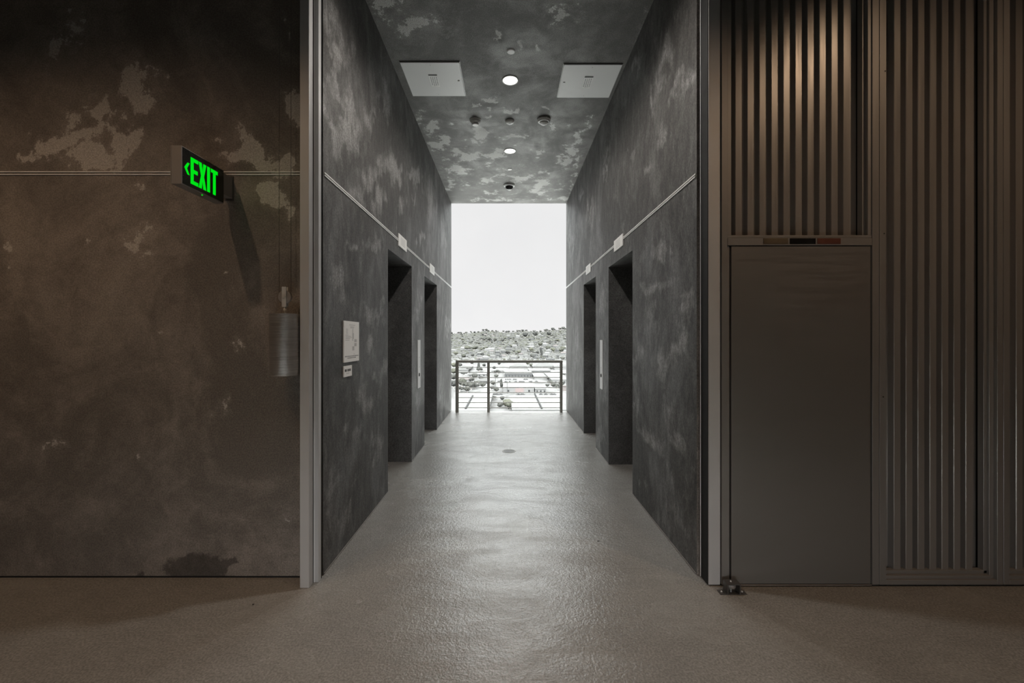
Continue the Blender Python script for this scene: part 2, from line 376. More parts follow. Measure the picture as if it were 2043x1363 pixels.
S('ceiling_back_passage', -1.24, 1.24, -2.9, -1.4, 3.15, ZH)  # unseen; set low to keep the back daylight off the upper wall
S('wall_hall_left', -6.7, -6.5, -2.9, 3.2, 0, ZH)
S('wall_hall_right', 6.5, 6.7, -2.9, 3.2, 0, ZH)
S('wall_right', XR + .001, 6.5, 2.822, 2.95, 0, ZC, mat='wall_hall')
# ---- floor
bm = bmesh.new()
box(bm, -6.5, 6.5, -2.9, 2.80, -.25, 0)
box(bm, XL - RD - .1, XR + RD + .1, 2.80, YE - .02, -.25, 0)
fl = link('floor', bm, M['floor']); fl['kind'] = 'structure'

# ------------------------------------------------------------------ left closing post
p = struct_empty('trim_4', (-1.27, 2.70, 0), 'tall grey metal closing post at the left corner of the corridor')
boxobj('post_face', -1.301, -1.243, 2.675, 2.725, 0, ZH, M['post'], p, .002)
boxobj('post_web', -1.30, -1.247, 2.725, 2.738, 0, ZH, M['steel_dark'], p)
boxobj('post_stop', -1.247, -1.212, 2.739, 2.775, 0, ZH, M['post'], p, .001)
boxobj('rubber_seal', -1.30, -1.2135, 2.776, 2.789, 0, ZH, M['black'], p)
boxobj('groove_glint', -1.2385, -1.2360, 2.7375, 2.7392, 0, ZH, M['trimline'], p)  # pale strip painted in for the highlight along the groove

# ------------------------------------------------------------------ big sliding door on the right
DY = 2.69
d = struct_empty('door_1', (2.5, DY, 0), 'large dark metal sliding door with ribbed panels and a built-in pass door')
ZT = ZH - .05
boxobj('leading_post', 1.262, 1.336, 2.70, 2.80, .006, ZT, M['post'], d, .0015)
boxobj('rubber_seal', 1.2575, 1.2615, 2.704, 2.80, .006, ZT, M['black'], d)
boxobj('seal_edge', 1.2545, 1.2575, 2.797, 2.803, .006, ZT, M['trimline'], d)
Z = lambda py: PZ(py, DY)
X = lambda px: PX(px, DY)
bm = bmesh.new()
def fbox(x0, x1, z0, z1, y0=DY, y1=DY + .07): box(bm, X(x0), X(x1), y0, y1, z0, z1, 0, .0012)
fbox(1440, 1451.3, .012, ZT)                       # outer stile
fbox(1451.8, 1457, .012, Z(490), DY + .010)
fbox(1451.8, 1740, Z(489.5), Z(475))               # header
fbox(1451.8, 1740, Z(474.3), Z(469), DY + .004)
fbox(1457, 1740, .006, Z(1167.3))                  # sill
fbox(1740.6, 1754.0, .012, ZT)
fbox(1755.0, 1768.5, .012, ZT)
fbox(1452, 1461, Z(469), ZT, DY + .012)
fbox(1728, 1733, Z(469), ZT, DY + .03); fbox(1733.5, 1740, Z(469), ZT, DY + .008)
fbox(1990, 2001.5, .012, ZT); fbox(2002.5, 2015, .012, ZT)
fbox(1981, 1990, Z(1157), ZT, DY + .02); fbox(1974.5, 1981, Z(1150), ZT, DY + .034)
fbox(1768.5, 1990, .012, Z(1157.6)); fbox(1768.5, 1984, Z(1157.6), Z(1151), DY + .012); fbox(1768.5, 1984, Z(1151), Z(1144), DY + .034)
for a0 in (2015, 2262):
    fbox(a0, a0 + 222, .012, Z(1157.6)); fbox(a0, a0 + 216, Z(1157.6), Z(1151), DY + .012); fbox(a0, a0 + 216, Z(1151), Z(1144), DY + .034)
    fbox(a0 + 222, a0 + 234, .012, ZT); fbox(a0 + 235, a0 + 247, .012, ZT); fbox(a0 + 206, a0 + 222, Z(1157), ZT, DY + .025)
fbox(1440, 2509, ZT - .08, ZT)
link('frame', bm, M['metal'], d)
boxobj('backing_sheet', 1.34, X(2509), DY + .092, DY + .100, .012, ZT, M['black'], d)
def ribs(name, px0, n, z0, z1, xa, xb):
    bm = bmesh.new(); pitch = .0765; D = 2.735; x = PX(px0, D); pr = []
    yf, yb = D, D + .040
    pr.append((xa, yb))
    for i in range(n):
        o = x + i * pitch
        if o + .06 > xb + .02: break
        pr += [(o - .004, yb), (o, yf + .003), (o + .003, yf), (o + .041, yf), (o + .044, yf + .003), (o + .050, yb)]
    pr.append((xb, yb))
    A = [bm.verts.new((a, b, z0)) for a, b in pr]; B = [bm.verts.new((a, b, z1)) for a, b in pr]
    for i in range(len(pr) - 1): bm.faces.new((A[i], A[i + 1], B[i + 1], B[i]))
    o = link(name, bm, M['metal_rib'], d)
    sol = o.modifiers.new('t', 'SOLIDIFY'); sol.thickness = .002; sol.offset = 1
    return o
ribs('ribbed_panel', 1467.0, 12, Z(471), ZT, X(1457), X(1730))
ribs('ribbed_panel', 1783.5, 9, Z(1146), ZT, X(1768), X(1976))
ribs('ribbed_panel', 2027.5, 9, Z(1146), ZT, X(2014), X(2222))
ribs('ribbed_panel', 2274, 9, Z(1146), ZT, X(2260), X(2470))
boxobj('pass_door', X(1459.8), X(1738), DY + .004, DY + .048, Z(1166), Z(491.5), M['metal_door'], d, .0015)
bm = bmesh.new()   # lock plate: lifts off the leaf on its right edge
x0, x1, z0, z1 = X(1694), X(1714), Z(867), Z(821)
a = [bm.verts.new(q) for q in ((x0, DY + .004, z0), (x1, DY + .004, z0), (x1, DY + .004, z1), (x0, DY + .004, z1))]
b = [bm.verts.new(q) for q in ((x0, DY + .001, z0), (x1, DY - .016, z0), (x1, DY - .016, z1), (x0, DY + .001, z1))]
bm.faces.new(a); bm.faces.new(b)
for i in range(4): bm.faces.new((a[i], a[(i + 1) % 4], b[(i + 1) % 4], b[i]))
pd = [o for o in d.children if o.name.startswith('pass_door')][0]
def under(o, parent):
    o.parent = parent; o.matrix_parent_inverse = Matrix.Translation(-parent.parent.location if parent.parent else -parent.location)
    return o
lp = link('lock_plate', bm, M['steel'])
under(lp, pd); lp['label'] = 'brushed steel lock plate with a round key cylinder'
bm = bmesh.new(); lathe(bm, [(.0085, 0), (.0085, -.006), (.007, -.008)], (x0 + .022, DY - .004, Z(833.5)), 'y', 24)
ky = link('key_cylinder', bm, M['steel_dark'], smooth=False); under(ky, pd)
for nm, a0, a1, mt, lab in (('name_plate', 1523, 1572, 'brass', 'worn brown metal plate'), ('name_plate', 1575.5, 1627, 'blackplate', 'black metal plate'), ('name_plate', 1630.5, 1677, 'redplate', 'dark red metal plate')):
    o = boxobj(nm, X(a0), X(a1), DY - .0025, DY + .001, Z(487), Z(475.6), M[mt], d, .0006); o['label'] = lab
    bm = bmesh.new()
    for sx in (a0 + 2.5, a1 - 2.5): lathe(bm, [(.0022, 0), (.0022, -.0015), (.001, -.0022)], (X(sx), DY - .0025, Z(479.5)), 'y', 10)
    s = link('screws', bm, M['steel']); s.name = 'screw'; under(s, o)
for (sx, sy) in ((1764, 466), (1766, 142), (1762, 792)):
    bm = bmesh.new(); lathe(bm, [(.004, 0), (.004, -.0015), (.002, -.003)], (X(sx), DY, Z(sy)), 'y', 12); link('screw', bm, M['black'], d)

# floor guide roller in front of the pass door
g = thing('floor_guide', (1.372, 2.625, 0), 'small dark steel guide roller bracket bolted to the floor at the corner of the door', 'bracket')
bm = bmesh.new(); gy0, gy1 = 2.600, 2.656
box(bm, 1.330, 1.337, gy0, gy1, .004, .060); box(bm, 1.405, 1.412, gy0, gy1, .004, .060); box(bm, 1.330, 1.412, gy0, gy1, .060, .066)
link('bracket_channel', bm, M['steel_dark'], g)
bm = bmesh.new(); box(bm, 1.290, 1.452, gy0 + .004, gy1 - .004, 0, .004); link('base_plate', bm, M['steel_dark'], g)
bm = bmesh.new(); lathe(bm, [(.024, .035), (.027, .038), (.027, .054), (.024, .057)], (1.366, 2.63, 0)); link('roller', bm, M['case'], g)
bm = bmesh.new(); lathe(bm, [(.005, .0), (.005, .0685), (.003, .071)], (1.366, 2.63, 0.002), seg=12); link('axle', bm, M['steel'], g)
for bx in (1.308, 1.432):
    bm = bmesh.new(); lathe(bm, [(.007, .004), (.007, .008), (.004, .011)], (bx, 2.628, 0), seg=6); link('bolt', bm, M['steel'], g)

# ------------------------------------------------------------------ exit sign
sx0, sx1 = -1.843, -1.784; sy0, sy1 = 2.343, 2.69; sz0, sz1 = 2.404, 2.615
e = thing('exit_sign', (-1.81, WY, 2.5), 'green lit EXIT sign with left arrow in a metal box on the left wall', 'sign')
boxobj('housing', sx0, sx1 - .002, sy0, sy1, sz0, sz1, M['case'], e, .002)
fa = boxobj('face_panel', sx1 - .003, sx1, sy0 + .006, sy1 - .004, sz0 + .006, sz1 - .006, M['sign_face'], e)
boxobj('wall_mount', -1.838, -1.792, sy1, WY - .001, 2.468, 2.602, M['case'], e, .002)
boxobj('mount_plate', -1.846, -1.786, WY - .006, WY, 2.455, 2.612, M['steel_dark'], e)
boxobj('end_trim', sx0 - .004, sx0, sy0, sy1, sz0 + .004, sz1, M['case'], e)
zl, zh = 2.430, 2.579; th = .021
def lbox(bm, u0, u1, v0, v1): box(bm, sx1, sx1 + .0015, sy0 + u0, sy0 + u1, v0, v1)
def lquad(bm, pts):
    A = [bm.verts.new((sx1, sy0 + u, v)) for u, v in pts]; B = [bm.verts.new((sx1 + .0015, sy0 + u, v)) for u, v in pts]
    bm.faces.new(A); bm.faces.new(B)
    for i in range(len(pts)): bm.faces.new((A[i], A[(i + 1) % len(pts)], B[(i + 1) % len(pts)], B[i]))
bm = bmesh.new(); m_ = (zl + zh) / 2
lquad(bm, [(.064, zl), (.122, zl), (.122, zl + th), (.086, zl + th), (.086, m_ - .011), (.118, m_ - .011), (.118, m_ + .011), (.086, m_ + .011), (.086, zh - th), (.122, zh - th), (.122, zh), (.064, zh)])
link('letter', bm, M['green'], e).name = 'letter_e'
bm = bmesh.new()
lquad(bm, [(.126, zl), (.150, zl), (.157, m_ - .024), (.164, zl), (.188, zl), (.169, m_), (.188, zh), (.164, zh), (.157, m_ + .024), (.150, zh), (.126, zh), (.145, m_)])
link('letter', bm, M['green'], e).name = 'letter_x'
bm = bmesh.new(); lbox(bm, .196, .219, zl, zh); link('letter', bm, M['green'], e).name = 'letter_i'
bm = bmesh.new(); lquad(bm, [(.246, zl), (.269, zl), (.269, zh - th), (.287, zh - th), (.287, zh), (.228, zh), (.228, zh - th), (.246, zh - th)])
link('letter', bm, M['green'], e).name = 'letter_t'
bm = bmesh.new(); lquad(bm, [(.017, m_), (.040, m_ + .033), (.055, m_ + .033), (.036, m_), (.055, m_ - .033), (.040, m_ - .033)])
link('arrow', bm, M['green'], e)
bm = bmesh.new(); lathe(bm, [(.004, 0), (.004, -.004)], (-1.80, 2.52, sz0), 'z', 10); link('test_lamp', bm, M['green'], e)

# ------------------------------------------------------------------ counterweight on its pulley
CWX, CWY = PX(568.8, 2.685), 2.685
w = thing('counterweight', (CWX, CWY, 1.324), 'ribbed steel cylinder counterweight hanging on a pulley beside the grey post', 'counterweight')
prof = []; zb, zt = 1.328, 1.712; z = zb; R = .0905; random.seed(3)
while z < zt - .004:
    h = random.choice((.006, .008, .008, .010, .018, .026))
    h = min(h, zt - z); rr = R - random.uniform(0, .0012)
    prof += [(R - .0024, z + .0006), (rr, z + .0016), (rr, z + h - .0012), (R - .0024, z + h - .0003)]; z += h
bm = bmesh.new(); lathe(bm, prof, (CWX, CWY, 0), seg=64); 
for f in bm.faces: f.smooth = False
link('plate_stack', bm, M['weight'], w)
bm = bmesh.new(); lathe(bm, [(.006, zt - .005), (.006, zt + .02), (.011, zt + .02), (.011, zt + .034), (.007, zt + .036), (.007, zt + .05)], (CWX, CWY, 0), seg=16); link('eye_bolt', bm, M['steel'], w)
pzc = PZ(592, 2.66)
bm = bmesh.new()
for s in (-1, 1): box(bm, CWX - .0135, CWX + .0135, CWY + s * .0125 - .003, CWY + s * .0125 + .003, PZ(612.5, 2.67), PZ(572, 2.67), 0, .001)
box(bm, CWX - .0135, CWX + .0135, CWY - .0125, CWY + .0125, PZ(612.5, 2.67), PZ(610.5, 2.67))
link('pulley_strap', bm, M['steel'], w)
bm = bmesh.new(); lathe(bm, [(.036, -.008), (.0415, -.007), (.0415, -.005), (.036, 0), (.0415, .005), (.0415, .007), (.036, .008)], (CWX, CWY, pzc), 'y', 36)
link('pulley_wheel', bm, M['case'], w)
bm = bmesh.new(); lathe(bm, [(.007, -.021), (.009, -.018), (.009, .018), (.007, .021)], (CWX, CWY, pzc), 'y', 14); link('axle', bm, M['steel'], w)
for s in (-1, 1):
    bm = bmesh.new(); tube(bm, (CWX + s * .037, CWY, pzc), (CWX + s * .037, CWY, ZH), .0014, 6); link('cable', bm, M['steel_dark'], w)

# ------------------------------------------------------------------ wall signs
def wall_box(bm, X0, sgn, y0, y1, z0, z1, t0, t1, mi=0):
    a, b = X0 - sgn * t0, X0 - sgn * t1
    box(bm, min(a, b), max(a, b), y0, y1, z0, z1, mi)
def card(name, label, cat, X0, sgn, y0, y1, z0, z1, th=.006, group=None, mat='paper'):
    o = thing(name, (X0, (y0 + y1) / 2, (z0 + z1) / 2), label, cat, group)
    bm = bmesh.new(); wall_box(bm, X0, sgn, y0, y1, z0, z1, 0, th); link('plate', bm, M[mat], o); return o
def printing(o, X0, sgn, th, rows, mat='ink', name='printed_text'):
    bm = bmesh.new()
    for y0, y1, z0, z1 in rows: wall_box(bm, X0, sgn, y0, y1, z0, z1, th, th + .0006)
    link(name, bm, M[mat], o)
def textrow(y0, y1, zc, h, seed=0):
    r = random.Random(seed); out = []; y = y0
    while y < y1:
        wd = r.uniform(.5, 2.2) * h * 2; out.append((y, min(y1, y + wd), zc - h / 2, zc + h / 2)); y += wd + h * .8
    return out
# evacuation notice
Y0, Y1, Z0, Z1 = 3.153, 3.473, 1.380, 1.690
n = card('notice_board', 'larger square white notice with a floor plan on the left plaster wall', 'notice', XL, -1, Y0, Y1, Z0, Z1, .008)
rows = []
for zc, a, b in ((1.662, .11, .23), (1.648, .13, .21), (1.640, .13, .2)): rows += textrow(Y0 + a, Y0 + b, zc, .005, int(zc * 1000))
for i, zc in enumerate((1.628, 1.618, 1.608, 1.598)): rows += textrow(Y0 + .04, Y0 + .08, zc, .004, i)
for i, (zc, b) in enumerate(((1.585, .09), (1.575, .14), (1.565, .16), (1.557, .12), (1.545, .11))): rows += textrow(Y0 + .03, Y0 + b, zc, .004, i + 9)
printing(n, XL, -1, .008, rows, 'ink_pale')
printing(n, XL, -1, .008, [r for i, zc in enumerate((1.423, 1.410)) for r in textrow(Y0 + .02 + i * .05, Y1 - .02 - i * .05, zc, .008, 30 + i)], 'ink', 'printed_heading')
printing(n, XL, -1, .008, [(Y0 + .175, Y0 + .187, 1.60, 1.632), (Y0 + .172, Y0 + .200, 1.555, 1.60), (Y0 + .172, Y0 + .185, 1.54, 1.555), (Y0 + .215, Y0 + .265, 1.53, 1.552), (Y0 + .215, Y0 + .262, 1.497, 1.522), (Y0 + .172, Y0 + .21, 1.465, 1.497), (Y0 + .2, Y0 + .22, 1.435, 1.439)], 'ink_pale', 'floor_plan')
n = card('notice_board', 'small white sign with bold dark heading under the floor plan notice', 'notice', XL, -1, 3.153, 3.314, 1.272, 1.352, .008)
printing(n, XL, -1, .008, [(3.170, 3.181, 1.310, 1.328), (3.184, 3.198, 1.310, 1.328), (3.201, 3.207, 1.310, 1.328), (3.222, 3.236, 1.310, 1.328), (3.240, 3.247, 1.310, 1.328), (3.251, 3.262, 1.310, 1.328), (3.266, 3.275, 1.310, 1.328), (3.279, 3.290, 1.310, 1.328)], 'ink_dark', 'printed_heading')
printing(n, XL, -1, .008, textrow(3.20, 3.26, 1.297, .005, 4), 'ink_pale')
for X0, sgn, y0, y1, z0, z1, lab in ((XL, -1, 4.73, 5.10, 2.585, 2.722, 'white sign over the nearer lift recess on the left wall'), (XL, -1, 6.61, 7.02, 2.585, 2.722, 'white sign over the farther lift recess on the left wall'),
                              (XR, 1, 4.617, 4.99, 2.562, 2.690, 'white sign over the nearer lift recess on the right wall'), (XR, 1, 6.42, 6.79, 2.562, 2.690, 'white sign over the farther lift recess on the right wall')):
    n = card('lift_sign', lab, 'sign', X0, sgn, y0, y1, z0, z1, .010)
    printing(n, X0, sgn, .010, [r for i in range(5) for r in textrow(y0 + .10, y1 - .08, z1 - .03 - i * .018, .005, i + 50)], 'ink_pale')
for X0, sgn, y0, y1, lab in ((XL, -1, 5.742, 5.915, 'tall narrow steel call panel between the left lift recesses'), (XR, 1, 5.612, 5.770, 'tall narrow steel call panel between the right lift recesses')):
    n = card('call_panel', lab, 'call panel', X0, sgn, y0, y1, .885, 1.537, .006, None, 'panel_white')
    ym = (y0 + y1) / 2
    for zc, mt in ((1.065, 'ink_dark'),):
        bm = bmesh.new(); lathe(bm, [(.024, 0), (.024, -sgn * .006), (.02, -sgn * .008)], (X0 - sgn * .006, ym, zc), 'x', 20); link('button', bm, M[mt], n)
    for zc in (1.17, 1.30):
        bm = bmesh.new(); lathe(bm, [(.009, 0), (.009, -sgn * .002)], (X0 - sgn * .006, ym, zc), 'x', 14); link('key_switch', bm, M['steel'], n)

# ------------------------------------------------------------------ things on the corridor ceiling
def ceil_xy(px, py):
    D = F * 2.885 / (CY - py); return PX(px, D), D
for side, x0, x1, y0, y1, lab in (('l', -1.129, -.512, 4.469, 5.086, 'square pale metal access panel in the ceiling near the left wall'), ('r', .588, 1.199, 4.505, 5.118, 'square pale metal access panel in the ceiling near the right wall')):
    a = thing('access_panel', ((x0 + x1) / 2, (y0 + y1) / 2, ZC), lab, 'access panel')
    bm = bmesh.new(); box(bm, x0, x1, y0, y1, ZC - .012, ZC + .002, 0, .001); link('cover', bm, M['panel_white'], a)
    bm = bmesh.new()
    for q in ((x0 - .008, x0 - .003, y0 - .008, y1 + .008), (x1 + .003, x1 + .008, y0 - .008, y1 + .008), (x0 - .003, x1 + .003, y0 - .008, y0 - .003), (x0 - .003, x1 + .003, y1 + .003, y1 + .008)): box(bm, *q, ZC - .006, ZC)
    link('edge_frame', bm, M['steel_dark'], a)
    s = 1 if side == 'l' else -1
    lx, ly = ((x0 + x1) / 2 - .005, (y0 + y1) / 2)
    bm = bmesh.new(); box(bm, lx - .047, lx + .047, ly - .09, ly + .115, ZC - .0135, ZC - .012); lb = link('label', bm, M['paper'], a)
    bm = bmesh.new(); box(bm, lx - .047, lx + .047, ly - .112, ly - .09, ZC - .0137, ZC - .012); link('label_band', bm, M['ink_dark'], a)
    bm = bmesh.new(); r = random.Random(5)
    for i in range(4):
        cx = lx - .035 + i * .021; y = ly - .07
        while y < ly + .085:
            h = r.uniform(.008, .022); box(bm, cx, cx + .010, y, y + h, ZC - .0142, ZC - .0135); y += h + .007
    link('printed_text', bm, M['ink'], a)
    bm = bmesh.new(); hx = x1 - .04 if side == 'l' else x0 + .04
    lathe(bm, [(.012, -.012), (.012, -.016), (.008, -.018)], (hx, ly, ZC), seg=14); link('latch', bm, M['steel_dark'], a)
    for yy in (y0 + .04, y1 - .04):
        bm = bmesh.new(); lathe(bm, [(.006, -.012), (.006, -.014)], ((x0 + x1) / 2, yy, ZC), seg=10); link('screw', bm, M['steel'], a)
def lathe_part(parent, name, prof, c, mat, seg=40):
    bm = bmesh.new(); lathe(bm, prof, c, 'z', seg); return link(name, bm, M[mat], parent)
LAMPS = []
for px, py, r, lab in ((1018, 160, .093, 'nearer of the two lit round downlights in the ceiling'), (1017.5, 301, .093, 'farther of the two lit round downlights, beyond the detectors')):
    x, y = ceil_xy(px, py); t = thing('downlight', (x, y, ZC), lab, 'ceiling light'); LAMPS.append((x, y))
    lathe_part(t, 'trim_ring', [(r, 0), (r, -.004), (r - .006, -.008), (r - .012, -.006), (r - .014, 0)], (x, y, ZC), 'white')
    lathe_part(t, 'lens', [(r - .014, -.001), (r - .014, -.005), (r - .03, -.007)], (x, y, ZC), 'lens')
for px, py, r, lab in ((1019.5, 102.5, .041, 'flat round white cover plate in front of the downlights'), (1017, 337.5, .038, 'tiny round white cover plate in front of the dome camera')):
    x, y = ceil_xy(px, py); t = thing('ceiling_disc', (x, y, ZC), lab, 'cover plate')
    lathe_part(t, 'cap_disc', [(r, 0), (r, -.004), (r - .008, -.009)], (x, y, ZC), 'white')
    lathe_part(t, 'cap_rim', [(r + .003, 0), (r + .003, -.002), (r, -.003)], (x, y, ZC), 'steel')
x, y = ceil_xy(948.5, 240); c = (x, y, ZC)
t = thing('smoke_detector', c, 'white smoke detector with stepped cone body, left of the middle ceiling dome', 'detector')
lathe_part(t, 'base_ring', [(.080, -.0005), (.080, -.006), (.074, -.010)], c, 'white')
lathe_part(t, 'cone_body', [(.074, -.010), (.044, -.040), (.042, -.042)], c, 'white')
lathe_part(t, 'sensor_cap', [(.042, -.042), (.042, -.062), (.036, -.067)], c, 'white')
x, y = ceil_xy(1017, 241); c = (x, y, ZC)
t = thing('ceiling_sensor', c, 'small shallow white dome sensor between the two detectors', 'sensor')
lathe_part(t, 'dome', [(.060, -.0005), (.060, -.008), (.052, -.026), (.036, -.036), (.018, -.042)], c, 'white')
lathe_part(t, 'sensor_eye', [(.018, -.042), (.012, -.047)], c, 'panel_white', 16)
x, y = ceil_xy(1085, 238); c = (x, y, ZC)
t = thing('ceiling_strobe', c, 'wide white ceiling fire alarm', 'fire alarm')
t['label'] = 'wide white ceiling fire alarm with domed strobe lens, right of the middle dome'
lathe_part(t, 'base_ring', [(.088, -.0005), (.088, -.018), (.082, -.032)], c, 'white')
lathe_part(t, 'strobe_housing', [(.082, -.032), (.070, -.040), (.060, -.044)], c, 'panel_white')
lathe_part(t, 'strobe_lens', [(.060, -.044), (.045, -.060), (.022, -.074), (.010, -.078)], c, 'white')
cu = bpy.data.curves.new('fire', 'FONT'); cu.body = 'FIRE'; cu.size = .022; cu.align_x = 'CENTER'; cu.extrude = .0004
to = bpy.data.objects.new('fire_text_source', cu); col.objects.link(to); bpy.context.view_layer.update()
me = bpy.data.meshes.new_from_object(to.evaluated_get(bpy.context.evaluated_depsgraph_get())); bpy.data.objects.remove(to)
me.materials.append(M['ink']); fo = bpy.data.objects.new('fire_lettering', me); col.objects.link(fo)
fo.rotation_euler = (PI / 2, 0, 0); fo.location = (0, -.0885, -.022); fo.parent = t
x, y = ceil_xy(1016, 369); c = (x, y, ZC)
t = thing('ceiling_camera', c, 'small security camera with black dome at the far end of the ceiling', 'security camera')
lathe_part(t, 'base_ring', [(.108, -.0005), (.108, -.010), (.098, -.028), (.080, -.036)], c, 'white')
lathe_part(t, 'dome', [(.078, -.034), (.074, -.055), (.060, -.078), (.038, -.094), (.012, -.101)], c, 'dome')

# ------------------------------------------------------------------ floor drain and litter
Dd = F * EYE / (900.5 - CY)
dx = PX(1015.5, Dd)
t = thing('floor_drain', (dx, Dd, 0), 'round dark metal drain grate in the middle of the corridor floor', 'drain')
lathe_part(t, 'rim', [(.092, 0), (.092, .003), (.082, .0035), (.082, .001), (.078, .0005)], (dx, Dd, 0), 'rail')
bm = bmesh.new(); lathe(bm, [(.081, .0002), (.081, .0012)], (dx, Dd, 0))
link('grate_plate', bm, M['steel_dark'], t)
bm = bmesh.new()
for i in range(-3, 4):
    hw = math.sqrt(.074 ** 2 - (i * .02) ** 2); box(bm, dx - hw, dx + hw, Dd + i * .02 - .004, Dd + i * .02 + .004, .0012, .0018)
link('grate_slots', bm, M['black'], t)
def litter(name, px, py, s, lab, cat):
    D = F * EYE / (py - CY); xx = PX(px, D); bm = bmesh.new(); bmesh.ops.create_icosphere(bm, subdivisions=2, radius=1)
    for v in bm.verts:
        v.co *= 1 + .2 * noise.noise(v.co * 1.7); v.co.x = v.co.x * s[0] + xx; v.co.y = v.co.y * s[1] + D; v.co.z = v.co.z * s[2] + s[2] * .9
    tag(link(name, bm, M['black']), lab, cat)
litter('pebble', 505, 1207, (.005, .004, .003), 'tiny dark speck of grit on the floor left of the grey post', 'debris')
litter('twig', 1194, 1080, (.010, .003, .002), 'tiny dark twig on the corridor floor near the right wall', 'debris')

# ------------------------------------------------------------------ railing at the open end
RY = 9.04
r = thing('railing', (0, RY, 0), 'dark metal railing with horizontal rods across the open end of the corridor', 'railing')
def RX(px): return PX(px, RY)
def RZ(py): return PZ(py, RY)
boxobj('top_rail', RX(909.5), RX(1122.3), RY - .03, RY + .03, RZ(724), RZ(718.8), M['rail'], r, .003)
for a, b in ((909.8, 915.2), (972, 977.2), (1116.8, 1122.3)):
    boxobj('post', RX(a), RX(b), RY - .012, RY + .012, 0, RZ(724), M['rail'], r, .002)
boxobj('end_cable_post', RX(909.0), RX(909.8), RY - .03, RY + .03, 0, RZ(724), M['rail'], r)
for i in range(9):
    zz = RZ(733 + i * 10.02); bm = bmesh.new(); tube(bm, (RX(909.5), RY - .02, zz), (RX(1117), RY - .02, zz), .0078, 8); link('rod', bm, M['rail'], r)

# ------------------------------------------------------------------ the town outside
GZ = -60.0
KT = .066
def leaf_mat(name, c1, c2):
    m, nt, n, l = new_mat(name); b = principled(nt, None, .9, 0, .1)
    oi = nt.nodes.new('ShaderNodeObjectInfo'); v = objvec(nt)
    f = noise_tex(nt, .35, 5, .7, v)
    c = mix(nt, maprange(nt, f, .35, .65), c1, c2)
    c = mix(nt, 1., c, mix(nt, oi.outputs['Random'], (.72, .72, .74), (1.35, 1.33, 1.25)), 'MULTIPLY')
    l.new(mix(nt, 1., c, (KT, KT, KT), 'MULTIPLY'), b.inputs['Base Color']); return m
LM = [leaf_mat('foliage_grey', (.13, .132, .122), (.22, .22, .205)), leaf_mat('foliage_olive', (.18, .185, .145), (.28, .285, .23)), leaf_mat('foliage_dark', (.115, .118, .108), (.18, .182, .17))]  # distance haze is put into these pale greyed leaf colours
TRUNK = simple('bark', (.15, .13, .12), .9)
def town_mat(name, c, var=.1, sc=.2): return simple(name, c, .9, 0, .1, var=var, scale=sc)
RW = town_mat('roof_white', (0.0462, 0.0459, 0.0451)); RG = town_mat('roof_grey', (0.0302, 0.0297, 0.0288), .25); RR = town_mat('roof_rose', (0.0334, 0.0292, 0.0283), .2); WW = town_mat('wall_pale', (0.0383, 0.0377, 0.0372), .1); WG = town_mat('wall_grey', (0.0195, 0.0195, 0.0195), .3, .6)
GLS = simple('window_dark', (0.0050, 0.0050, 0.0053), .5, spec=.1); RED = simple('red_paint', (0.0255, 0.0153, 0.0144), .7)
def ridge_y(px):
    P = [(700, 668), (903, 667), (950, 664), (965, 661), (985, 662), (1014, 664), (1045, 661), (1075, 664), (1100, 660), (1129, 657), (1350, 650)]
    if px <= P[0][0]: return P[0][1]
    for (a, b), (c2, d2) in zip(P, P[1:]):
        if px <= c2: return b + (d2 - b) * (px - a) / (c2 - a)
    return P[-1][1]
def ground_z(x, D):
    if D < 1200: return GZ
    px = CX + F * x / D; zr = EYE + (CY - ridge_y(px)) * 4000 / F
    if D <= 4000:
        t = (D - 1200) / 2800; return GZ + (zr - GZ) * t + 5 * noise.noise(Vector((x * .004, D * .004, 0))) * min(1, t * 3) * (1 - t)
    return zr - (D - 4000) * .08
bm = bmesh.new()
rows = [12, 200, 300, 330, 345, 450, 600, 800, 1000] + [1200 + 70 * i for i in range(41)] + [4300, 4800]
us = [-.55 + 1.1 * i / 90 for i in range(91)]
grid = [[bm.verts.new((u * D, D, ground_z(u * D, D))) for u in us] for D in rows]
for a, b in zip(grid, grid[1:]):
    for i in range(90): bm.faces.new((a[i], a[i + 1], b[i + 1], b[i]))
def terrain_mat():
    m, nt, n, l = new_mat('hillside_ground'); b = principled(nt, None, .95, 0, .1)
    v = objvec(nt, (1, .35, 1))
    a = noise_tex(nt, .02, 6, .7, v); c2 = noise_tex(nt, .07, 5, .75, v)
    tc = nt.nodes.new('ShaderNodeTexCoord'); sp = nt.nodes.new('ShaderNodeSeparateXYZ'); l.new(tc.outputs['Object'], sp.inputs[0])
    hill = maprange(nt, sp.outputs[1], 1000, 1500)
    near = maprange(nt, sp.outputs[1], 300, 345)  # unseen near ground made paler to bounce light up to the ceiling
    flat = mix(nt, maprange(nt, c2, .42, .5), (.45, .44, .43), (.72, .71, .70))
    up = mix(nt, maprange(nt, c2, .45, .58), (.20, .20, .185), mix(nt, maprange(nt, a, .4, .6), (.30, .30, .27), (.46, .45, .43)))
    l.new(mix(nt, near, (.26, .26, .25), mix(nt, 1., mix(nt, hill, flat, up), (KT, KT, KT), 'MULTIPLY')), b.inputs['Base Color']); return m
tr = link('ground', bm, terrain_mat()); tr['kind'] = 'structure'; tr['label'] = 'town floor and hillside far below the opening'

